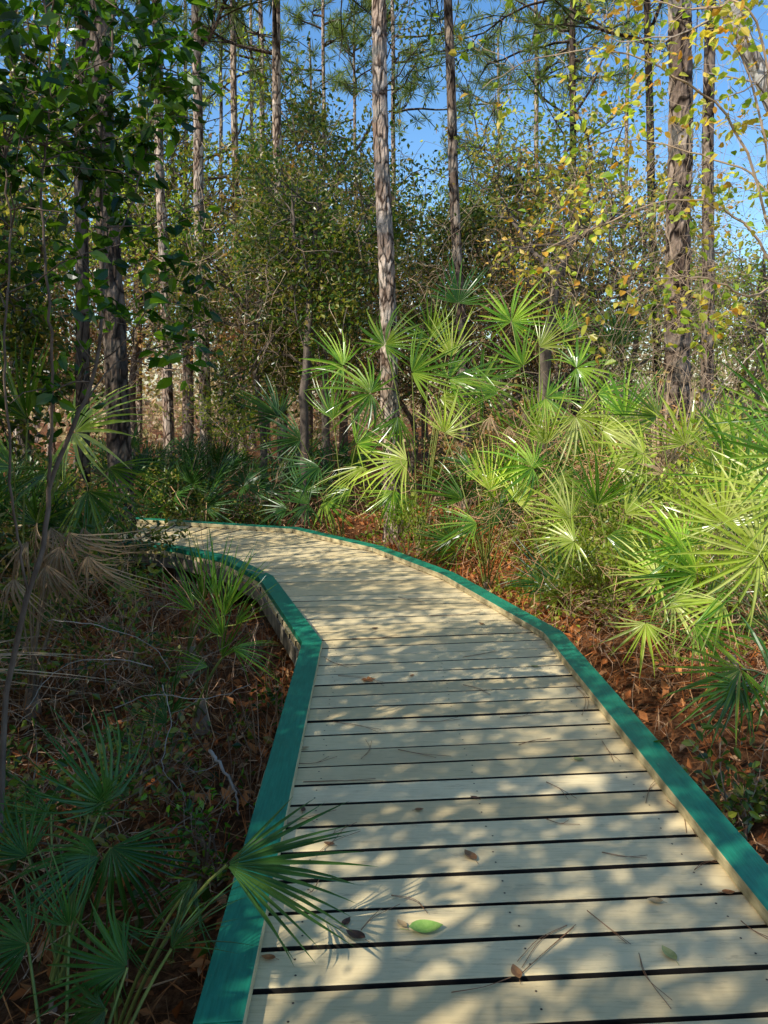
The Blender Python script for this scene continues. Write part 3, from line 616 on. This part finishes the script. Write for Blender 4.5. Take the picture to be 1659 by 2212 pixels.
crooked('small oak with a sloping crooked dark trunk above the right palmettos', [[(1180, 760, 10), (1190, 690, 10), (1205, 600, 10), (1235, 520, 10), (1270, 400, 10)], [(1205, 600, 10), (1150, 540, 10.3), (1100, 470, 10.5)], [(1235, 520, 10), (1330, 470, 9.8)]], 1600, M_gold, .09)
crooked('forked oak with slim dark stems left of the central pine', [[(655, 900, 11), (662, 780, 11), (668, 640, 11), (672, 560, 11), (690, 440, 11)], [(672, 590, 11), (720, 540, 11), (770, 500, 11), (800, 440, 11)], [(668, 640, 11), (640, 540, 11), (630, 430, 11)]], 2600, M_oak, .07)
# unseen oaks added behind and left of the camera to throw dappled shade
for i, (x, y, k, s) in enumerate([(-3.9, -2.6, 'v', 1.0), (-5.3, -.6, 'v', 1.0), (-6.6, 1.2, 'v', .9), (-7.0, -2.0, 'v', 1.1), (-2.6, -4.0, 'c', 1.1), (-3.6, -1.1, 'c', .95), (-2.9, -2.9, 'v', .9), (-4.5, .6, 'v', .85), (-4.0, .6, 's', .8), (-4.8, 2.6, 'c', .85), (-4.1, 3.3, 's', .8), (-4.9, 4.9, 't', .85), (-6.9, 5.2, 's', .9), (-6.4, 7.0, 'v', .95), (-6.0, 8.8, 'v', .95), (-6.0, 2.6, 'v', .85)]):
    oak(0, 0, k, 'unseen oak added left of the picture to throw shade into it', s, 'oaks added outside the left edge', xy=(x, y))

# ---------------------------------------------------------------- leafy sapling at the left
random.seed(9)
t = thing('sapling', 'leafy sapling with glossy green leaves leaning up the left edge', 'sapling', (0, 0, 0))
base = P(5, 1700, 2.75); t.location = base; t.location.z = float(gz(base[0], base[1])); off = np.array(t.location)
wood = MB(); tips = []
main = [(0, 1800, 2.75), (12, 1500, 2.75), (60, 1290, 2.7), (95, 1180, 2.7), (105, 1060, 2.7), (145, 950, 2.7), (185, 860, 2.7), (215, 740, 2.75), (225, 560, 2.8), (215, 350, 2.85), (240, 120, 2.9), (250, -150, 3.0)]
s2 = [(105, 1060, 2.7), (112, 850, 2.6), (105, 650, 2.55), (90, 420, 2.6), (110, 200, 2.6), (90, -60, 2.6)]
s3 = [(185, 860, 2.7), (260, 780, 2.8), (330, 790, 2.9), (390, 800, 3.0)]
s4 = [(60, 1290, 2.7), (30, 1100, 2.6), (10, 800, 2.5), (20, 500, 2.5), (0, 200, 2.5)]
s5 = [(225, 560, 2.8), (290, 420, 2.9), (330, 250, 3.0), (360, 60, 3.0)]
for st, r0, r1 in ((main, .011, .004), (s2, .006, .003), (s3, .003, .002), (s4, .005, .003), (s5, .004, .002)):
    pth = smooth_path([P(*q)-off for q in st], 34)+rs.normal(0, .003, (34, 3)); tube(wood, pth, np.linspace(r0, r1, 34), 7)
    for i in range(3 if st is s3 else (14 if st is s5 else 24)):
        q = random.uniform(.3, 1) if st in (s3, s5) else 1-random.random()**1.5*.45; p = pth[int(q*33)]
        sd = random.choice([-1, 1]); d = RT*sd*random.uniform(.3, 1)+np.array([0, random.uniform(-.6, .8), random.uniform(-.1, .8)])
        grow(wood, tips, p, d, random.uniform(.25, .5), .003, 1, 3, .22, 0, .8, 4)
T = np.array(tips); W = T+off
keep = (W[:, 0]/W[:, 1].clip(.5) < -.22); T = T[keep]
C = T[rs.integers(0, len(T), 2700)]+rs.normal(0, .022, (2700, 3)); lm = MB(); leaves6(lm, C, .06, .018)
wood.build('trunk', M_sapbark, t, smooth=True); lm.build('crown', M_sap, t)

# ---------------------------------------------------------------- autumn vine tree upper right
random.seed(31)
base = P(1760, 1100, 5.2); t = thing('autumn_tree', 'small tree with sparse yellow and orange leaves reaching in from the upper right', 'tree', (base[0], base[1], float(gz(base[0], base[1]))))
off = np.array(t.location); wood = MB(); tips = []
root = [(1760, 1250, 5.2), (1740, 900, 5.2), (1690, 600, 5.2)]
tg = [[(1590, 470, 5.1), (1450, 430, 5.0), (1290, 490, 5.0), (1170, 540, 5.0)], [(1600, 300, 5.0), (1480, 180, 4.9), (1330, 110, 4.9), (1150, 130, 4.9), (1040, 190, 4.9)],
      [(1640, 240, 4.9), (1590, 100, 4.8), (1540, -20, 4.8)], [(1620, 640, 4.9), (1520, 600, 4.8), (1400, 610, 4.8), (1330, 700, 4.8)], [(1650, 400, 5.4), (1500, 330, 5.5), (1350, 300, 5.6), (1230, 330, 5.6)], [(1640, 60, 4.6), (1480, 20, 4.6), (1300, -40, 4.6)]]
rp = smooth_path([P(*q)-off for q in root], 12); tube(wood, rp, np.linspace(.05, .03, 12), 7)
for tt in tg:
    pth = smooth_path([rp[-1]]+[P(*q)-off for q in tt], 24)+rs.normal(0, .006, (24, 3)); tube(wood, pth, np.linspace(.01, .002, 24), 5)
    for i in range(24):
        q = random.uniform(.2, 1); p = pth[int(q*23)]; d = rs.normal(0, 1, 3)+np.array([-.4, 0, -.1])
        grow(wood, tips, p, d, random.uniform(.2, .5), .0018, 1, 3, .3, -.02, .9, 3)
T = np.array(tips); C = T[rs.integers(0, len(T), 1200)]+rs.normal(0, .03, (1200, 3)); lm = MB(); leaves6(lm, C, .062, .022)
wood.build('trunk', M_vine, t); lm.build('crown', M_aut, t)
m = MB(); pts = smooth_path([P(1800, 900, 6.2), P(1740, 420, 6.2), P(1660, 200, 6.2), P(1605, 80, 6.2), P(1560, -80, 6.2)], 24); o0 = pts[0].copy(); g0 = float(gz(o0[0], o0[1]))
pts = np.vstack([[o0[0]+.1, o0[1], g0-.1], pts]); 
t = thing('leaning_tree', 'pale leaning trunk crossing the top right corner', 'tree', (o0[0]+.1, o0[1], g0)); tube(m, pts-np.array(t.location), np.linspace(.09, .05, 25), 9)
m.build('trunk', barkmat('pale_bark', (.34, .3, .26), (.6, .56, .5), (.12, .1, .08)), t, smooth=True)
m = MB(); tips = []
for i in (10, 14, 17, 20, 23): grow(m, tips, pts[i]-np.array(t.location), (random.uniform(-1, -.2), random.uniform(-.3, .3), .5), .9, .012, 2, 3, .25)
m.build('branches', M_pale, t); T = np.array(tips); C = T[rs.integers(0, len(T), 400)]+rs.normal(0, .05, (400, 3)); lm = MB(); leaves6(lm, C, .055, .018); lm.build('crown', M_aut, t)

# ---------------------------------------------------------------- shrubs
def shrub(label, x, y, h, r, n, leaf, mat, twig=M_twig, name='shrub', group=None, six=False, nst=9):
    z = float(gz(x, y)); t = thing(name, label, 'shrub', (x, y, z), 0, group); m = MB(); tips = []
    for i in range(nst):
        az = random.uniform(0, 6.28); q = random.uniform(.1, 1)
        grow(m, tips, (random.uniform(-.08, .08), random.uniform(-.08, .08), -.03), (math.cos(az)*r*q/h*1.3, math.sin(az)*r*q/h*1.3, 1), h*random.uniform(.6, 1), .006, 2, 3, .2, .02, .8, 4)
    m.build('stems', twig, t); T = np.array(tips); T = T[T[:, 2] > .04]
    C = T[rs.integers(0, len(T), n)]+rs.normal(0, .04, (n, 3)); lm = MB(); (leaves6 if six else leaves)(lm, C, leaf, leaf*.28); lm.build('foliage', mat, t); return t
def sh(px, d, *a, **k):
    b = P(px, 1000, d); return shrub(a[0], b[0], b[1], *a[1:], **k)
random.seed(50)
sh(1330, 6.1, 'bright yellow-green vine shrub on the right bank, nearest the boardwalk', .75, .55, 2400, .045, M_bright)
sh(1450, 5.6, 'lime green small leaved shrub left of the broad sunlit fan', .8, .45, 2200, .045, M_bright)
sh(1250, 6.4, 'low fresh green shrub behind the fallen tan frond on the right bank', .5, .45, 1600, .045, M_bright)
sh(865, 8.0, 'small green shrub at the foot of the central pine', .8, .35, 900, .05, M_bright)
sh(1570, 7.2, 'yellowish vine shrub beneath the two right pines', 1.4, .7, 1800, .055, M_aut)
sh(1400, 7.9, 'tangled half brown shrub left of the foot of the thickest right pine', 1.3, .6, 1800, .055, M_oakb)
sh(1500, 7.7, 'yellow-green shrub covering the base of the thickest right pine', 1.3, .5, 1600, .055, M_bright)
sh(1640, 5.9, 'dry yellow-green shrub against the right edge', 1.3, .5, 1500, .05, M_bright)
sh(1300, 8.3, 'fresh green shrub between the pale palmettos and the yellow-green shrub', 1.1, .6, 2000, .055, M_bright)
sh(350, 9.8, 'dark leafy shrub beyond the far end of the boardwalk', .9, .8, 2200, .06, M_oak)
sh(520, 10, 'dark shrub in the hollow beyond the middle of the far curb', .7, .7, 1700, .06, M_oak)
sh(1100, 9.6, 'brown leaved bush behind the pale green palmettos', 1.5, .9, 2600, .06, M_oakb)
sh(470, 13.5, 'sunlit pale green bush low between the left background pines', 1.6, .9, 2200, .06, M_bright)
sh(60, 3.0, 'shaded small leaved shrub below the sapling at the left edge', .5, .4, 800, .045, M_oak, six=True)
sh(270, 3.5, 'small shaded shrub with fine twigs left of the near curb', .4, .3, 450, .04, M_oak, six=True)
sh(400, 2.7, 'sparse low plant with round leaves close to the left curb', .35, .25, 260, .035, M_sap, six=True)
sh(560, 4.2, 'thin weed with round leaves beside the curb corner', .3, .15, 110, .04, M_sap, nst=3, six=True)
sh(1640, 3.0, 'dark low shrub beside the lower right curb', .35, .3, 400, .05, M_oak, six=True)
sh(160, 4.9, 'dark twiggy shrub beneath the drooping left palmetto', .8, .7, 1500, .05, M_oak)
sh(140, 6.9, 'leafy shrub standing beside the far end of the boardwalk at left', 1.0, .4, 2600, .06, M_oak)
sh(70, 6.6, 'brown leaved shrub left of the leafy shrub at the boardwalk end', 1.0, .5, 2400, .06, M_oakb)
sh(-20, 6.4, 'dark shrub at the left edge hiding the boardwalk', 1.0, .6, 2600, .06, M_oak)
def strands(mb, n, cx, cy, cz, sx, sy, sz, L, r, up=-.03, wob=.35, vert=0):
    for i in range(n):
        p = np.array([cx, cy, cz])+rs.normal(0, 1, 3)*np.array([sx, sy, sz])
        g = float(gz(p[0], p[1])); p[2] = max(p[2], g+.02)
        d = rs.normal(0, 1, 3); d[2] += vert; pts = wander(p, d, L*random.uniform(.5, 1.4), 8, wob, up)
        pts[:, 2] = np.maximum(pts[:, 2], gz(pts[:, 0], pts[:, 1])+.01)
        if any(on_walk(a[0], a[1], .02) and a[2] < .5 for a in pts[::2]): continue
        tube(mb, pts, np.linspace(r, r*.4, 8), 3)
mb = MB()
strands(mb, 240, -1.7, 3.6, -.3, .5, .8, .1, .45, .0028)
strands(mb, 240, -2.1, 5.0, -.1, .6, .7, .22, .6, .003)
strands(mb, 90, -1.3, 2.4, -.28, .3, .5, .08, .4, .002)
strands(mb, 130, -3.2, 6.3, .1, .4, .4, .25, .6, .003)
tag(mb.build('dry_brush', M_redt), 'tangle of dry twigs covering the ground left of the boardwalk', 'brush', kind='stuff')
mb = MB()
strands(mb, 360, 1.6, 7.4, .5, .5, .4, .35, .7, .003, -.06)
strands(mb, 400, 2.0, 5.6, 0, .45, .7, .15, .5, .0026)
strands(mb, 200, -1.5, 9.9, .05, 1.2, .5, .2, .6, .004)
strands(mb, 300, 2.5, 4.4, -.1, .5, .6, .12, .4, .002)
tag(mb.build('red_brush', M_redt), 'reddish dead vines and stalks among the palmettos', 'brush', kind='stuff')
mb = MB()
b = P(1460, 700, 8.4); strands(mb, 420, b[0], b[1], 2.3, .3, .25, 1.4, 1.0, .0025, -.08, .3, -.8)
b = P(1560, 650, 7.6); strands(mb, 200, b[0], b[1], 2.4, .5, .4, .9, .9, .0022, -.06, .35)
b = P(1300, 560, 9); strands(mb, 260, b[0], b[1], 3.0, .9, .5, .8, 1.0, .0025, -.06)
b = P(1240, 300, 17); strands(mb, 150, b[0], b[1], 6, .35, .3, 2.0, 1.2, .005, -.08)
b = P(640, 560, 11.8); strands(mb, 360, b[0], b[1], 3.0, 1.2, .6, .8, 1.1, .0045, -.08)
b = P(850, 560, 12.5); strands(mb, 260, b[0], b[1], 3.2, 1.2, .6, .8, 1.1, .004, -.08)
b = P(320, 650, 11); strands(mb, 220, b[0], b[1], 2.6, 1.3, .6, .9, 1.1, .0045, -.06)
b = P(560, 650, 16); strands(mb, 450, b[0], b[1], 2.8, 3.0, 1.5, 1.5, 1.6, .006, -.03)
tag(mb.build('hanging_vines', M_vine), 'thin brown vines hanging from the trees and wrapping the right pines', 'vines', kind='stuff')
br = [([(330, 1440, 3.6), (250, 1425, 3.6), (160, 1430, 3.6), (100, 1470, 3.6), (60, 1530, 3.5)], .0035, 'long bleached twig arching over the undergrowth at lower left'),
      ([(450, 1620, 3.3), (475, 1650, 3.2), (505, 1700, 3.1), (515, 1760, 3.0)], .009, 'bleached broken branch slanting down beside the near left curb'),
      ([(350, 1480, 3.6), (370, 1560, 3.5), (350, 1650, 3.3), (400, 1720, 3.1)], .0032, 'thin pale twig standing left of the broken branch'),
      ([(250, 1530, 3.5), (330, 1500, 3.5), (440, 1510, 3.5), (540, 1480, 3.7)], .0032, 'pale twig lying nearly level left of the curb'),
      ([(1659, 730, 5.4), (1610, 780, 5.4), (1560, 830, 5.5), (1530, 900, 5.5)], .007, 'bare white branch at the right edge above the palmettos'),
      ([(100, 1340, 4.0), (200, 1350, 4.0), (320, 1390, 4.1), (370, 1450, 4.0)], .004, 'brown arching twig below the dead hanging fronds')]
for pth, r, lb in br:
    pts = smooth_path([P(*q) for q in pth], 20)+rs.normal(0, .003, (20, 3)); o = pts[0].copy(); m = MB(); tube(m, pts-o, np.linspace(r, r*.4, 20), 5)
    tp = []
    for i in (6, 12): grow(m, tp, pts[i]-o, rs.normal(0, 1, 3), .14, r*.35, 1, 2, .15, 0, .8, 4)
    ob = m.build('fallen_branch', M_pale, smooth=True); ob.location = o; tag(ob, lb, 'branch')

# ---------------------------------------------------------------- distant wood
mb = MB(); N = 600
cy = rs.uniform(24, 50, N); cx = rs.uniform(-1, 1, N)*(cy*.62+4); cz = np.abs(rs.normal(0, 1, N))*3.0
cz = np.where(cx/cy > .25, cz*.65, cz)
C = np.repeat(np.stack([cx, cy, cz], -1), 75, 0); C = C+rs.normal(0, 1, C.shape)*np.array([1.1, .9, .7]); C[:, 2] = np.abs(C[:, 2]+.2)-.2
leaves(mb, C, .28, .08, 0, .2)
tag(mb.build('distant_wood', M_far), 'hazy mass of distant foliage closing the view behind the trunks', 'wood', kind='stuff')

# ---------------------------------------------------------------- fallen leaves and needles on the boards
def leafobj(px, py, size, rot, cols, label, shape='oval', z=.003, curl=.25):
    p = G(px, py, z); m = MB(); n = 9; size = size*1.15
    if shape == 'star':
        pts = []; 
        for k in range(15):
            a = 2*math.pi*k/15; rr = size*(.5 if k % 3 == 0 else .27)*random.uniform(.85, 1.1); pts.append((math.cos(a)*rr, math.sin(a)*rr, random.uniform(0, .012)))
        V = [(0, 0, .002)]+pts; m.add(V, [[0, 1+k, 1+(k+1) % 15] for k in range(15)])
    else:
        V = []
        for k in range(n):
            t = k/(n-1); w = size*.27*math.sin(math.pi*t**.85)**.8 if 0 < k < n-1 else .0008; xx = (t-.5)*size; zz = curl*size*(t-.5)**2*1.6+.001
            V += [(xx, -w, zz+w*curl*1.2), (xx, 0, zz), (xx, w, zz+w*curl*1.5)]
        q = []
        for k in range(n-1):
            a = k*3; q += [[a, a+3, a+4, a+1], [a+1, a+4, a+5, a+2]]
        m.add(V, q); tube(m, [(-size*.5, 0, .002), (-size*.75, size*.05, .002)], .0009, 4)
    o = m.build('fallen_leaf', plain('fallen_leaf_%s' % label[:8], cols[0], cols[1], 60, .6, bs=.3), smooth=True); o.location = p; o.rotation_euler = (0, 0, math.radians(rot)); tag(o, label, 'leaf', 'fallen leaves on the boardwalk')
BR = ((.16, .07, .03), (.36, .18, .07)); DK = ((.07, .03, .018), (.16, .07, .035)); TN = ((.34, .23, .1), (.52, .36, .18)); GN = ((.16, .32, .05), (.3, .45, .1)); RD = ((.26, .08, .02), (.5, .2, .06)); YG = ((.3, .3, .08), (.48, .42, .15))
for a in [(795, 1470, .075, 20, RD, 'jagged orange brown leaf lying mid boardwalk past the curb corner', 'star'),
          (920, 2007, .085, 5, GN, 'flat green leaf on the nearest planks'), (1016, 1850, .055, 120, BR, 'brown cupped leaf on a plank above the green leaf'),
          (768, 2022, .055, 150, DK, 'dark brown leaf left of the green leaf'), (748, 1993, .035, 60, DK, 'small dark leaf touching the dark brown leaf by the draped frond'),
          (868, 1997, .035, 130, TN, 'tan leaf between the dark brown leaf and the green leaf'), (1115, 2102, .045, 100, BR, 'brown leaf at the end of a long pine needle on the nearest planks'),
          (1445, 2062, .05, 110, YG, 'yellow-green leaf on the nearest planks, to the right'), (1415, 1947, .04, 170, TN, 'tan leaf above the yellow-green leaf on the right'),
          (1573, 1929, .035, 0, RD, 'reddish curled leaf close to the right curb'), (1025, 1724, .03, 150, DK, 'tiny dark curled leaf in the middle of the boardwalk'),
          (905, 1750, .03, 10, BR, 'small brown leaf left of the tiny dark curled leaf'), (711, 1824, .035, 160, BR, 'small brown leaf inside the left curb above the draped frond'),
          (657, 1617, .04, 10, TN, 'tan leaf against the left curb halfway along the near stretch'), (1250, 1641, .04, 0, YG, 'olive leaf on a plank in the right half'),
          (1224, 1432, .05, 20, BR, 'brown leaf near the right curb before its corner'), (890, 1460, .03, 60, BR, 'small brown leaf right of the jagged orange leaf'),
          (1155, 1440, .04, 160, YG, 'yellowish leaf near the right curb left of the brown one'), (1150, 1357, .045, 20, YG, 'yellow leaf just inside the right curb corner'),
          (580, 2070, .035, 170, RD, 'red brown leaf touching the lower left curb'), (810, 1358, .04, 20, DK, 'dark leaf in the streaked shade past the curb corner'),
          (1040, 1348, .04, 130, BR, 'brown leaf in sun right of the streaked shade'), (655, 1750, .03, 90, DK, 'tiny dark leaf inside the left curb above the frond'),
          (1330, 1560, .035, 40, DK, 'dark speck of leaf near the right curb'), (1490, 1750, .035, 80, BR, 'small upright brown leaf beside the right curb')]:
    leafobj(*a)
leafobj(557, 1821, .05, 20, TN, 'pale leaf resting on the green left curb', z=.05)
nd = [((1120, 2110), (1225, 2000)), ((1225, 2000), (1130, 2080)), ((1268, 1968), (1345, 2030)), ((660, 1822), (765, 1782)), ((655, 1690), (820, 1680)), ((680, 1850), (745, 1790)), ((1180, 1770), (1245, 1782)), ((975, 2145), (1105, 2112)),
      ((1380, 2060), (1442, 2165)), ((1395, 1735), (1430, 1672)), ((1080, 1550), (1160, 1540)), ((845, 1935), (940, 1968)), ((780, 2010), (850, 1965)), ((1300, 1842), (1400, 1858)), ((720, 1560), (830, 1580)), ((1120, 1610), (1180, 1590)),
      ((780, 1640), (800, 1600)), ((1000, 1420), (1080, 1410)), ((860, 1620), (960, 1640)), ((1440, 1730), (1500, 1790)), ((620, 1780), (700, 1760)), ((1600, 1990), (1659, 2030)), ((730, 1460), (840, 1480)), ((930, 1330), (1040, 1320)),
      ((1450, 1700), (1480, 1760)), ((1240, 1480), (1260, 1540)), ((760, 1380), (860, 1372)), ((1180, 1690), (1240, 1720)), ((640, 1650), (720, 1640)), ((1000, 1480), (1060, 1500)), ((900, 1560), (990, 1552)), ((1300, 1600), (1330, 1650)),
      ((690, 1900), (640, 1950)), ((1500, 1880), (1560, 1860)), ((860, 1290), (930, 1300)), ((700, 1420), (760, 1440))]
for k, (a, b) in enumerate(nd):
    p, q = G(*a, .004), G(*b, .004); o = p.copy(); m = MB(); mid_ = (p+q)/2; pr = np.array([-(q-p)[1], (q-p)[0], 0])*.12*random.uniform(-1, 1)
    for j in range(2):
        e = q+rs.normal(0, .022, 3)*np.array([1, 1, 0]); pts = smooth_path([p-o, mid_+pr*(1+j*.3)-o, e-o], 9); pts[:, 2] = .001+.002*j; tube(m, pts, .001, 4)
    ob = m.build('pine_needle', plain('dry_needle', (.16, .07, .03), (.3, .14, .06), 10, .6)) if k == 0 else m.build('pine_needle', bpy.data.materials['dry_needle'])
    ob.location = o; tag(ob, 'bundle of thin brown pine needles lying on the planks', 'pine needles', 'pine needles on the boardwalk')

# ---------------------------------------------------------------- light, sky, camera
EL = math.radians(44); S = np.array([-.80, -.60]); S = S/np.linalg.norm(S); SD = Vector((S[0]*math.cos(EL), S[1]*math.cos(EL), math.sin(EL)))
sun = bpy.data.lights.new('sun', 'SUN'); sun.energy = 5.0; sun.angle = math.radians(.45); sun.color = (1, .96, .85)
so = bpy.data.objects.new('sun', sun); COL.objects.link(so); so.rotation_euler = SD.to_track_quat('Z', 'Y').to_euler()
w = bpy.data.worlds.new('World'); scene.world = w; w.use_nodes = True; nt = w.node_tree
sk = nt.nodes.new('ShaderNodeTexSky'); sk.sky_type = 'NISHITA'; sk.sun_disc = False; sk.sun_elevation = EL; sk.sun_rotation = math.atan2(S[0], S[1]) % (2*math.pi)
sk.air_density = 1.0; sk.dust_density = .9; sk.ozone_density = 1.6
hs = nt.nodes.new('ShaderNodeHueSaturation'); hs.inputs['Saturation'].default_value = 1.28; hs.inputs['Value'].default_value = 1.5
bg = nt.nodes['Background']; nt.links.new(sk.outputs[0], hs.inputs['Color']); nt.links.new(hs.outputs[0], bg.inputs[0]); bg.inputs[1].default_value = .15
cam = bpy.data.cameras.new('camera'); co = bpy.data.objects.new('camera', cam); COL.objects.link(co); co.location = (0, 0, H)
co.rotation_euler = (math.pi/2-PITCH, 0, 0); cam.sensor_fit = 'VERTICAL'; cam.sensor_height = 36; cam.lens = F/2212*36; cam.clip_end = 2000; cam.clip_start = .05
scene.camera = co
scene.view_settings.view_transform = 'Standard'; scene.view_settings.look = 'None'; scene.view_settings.exposure = 0
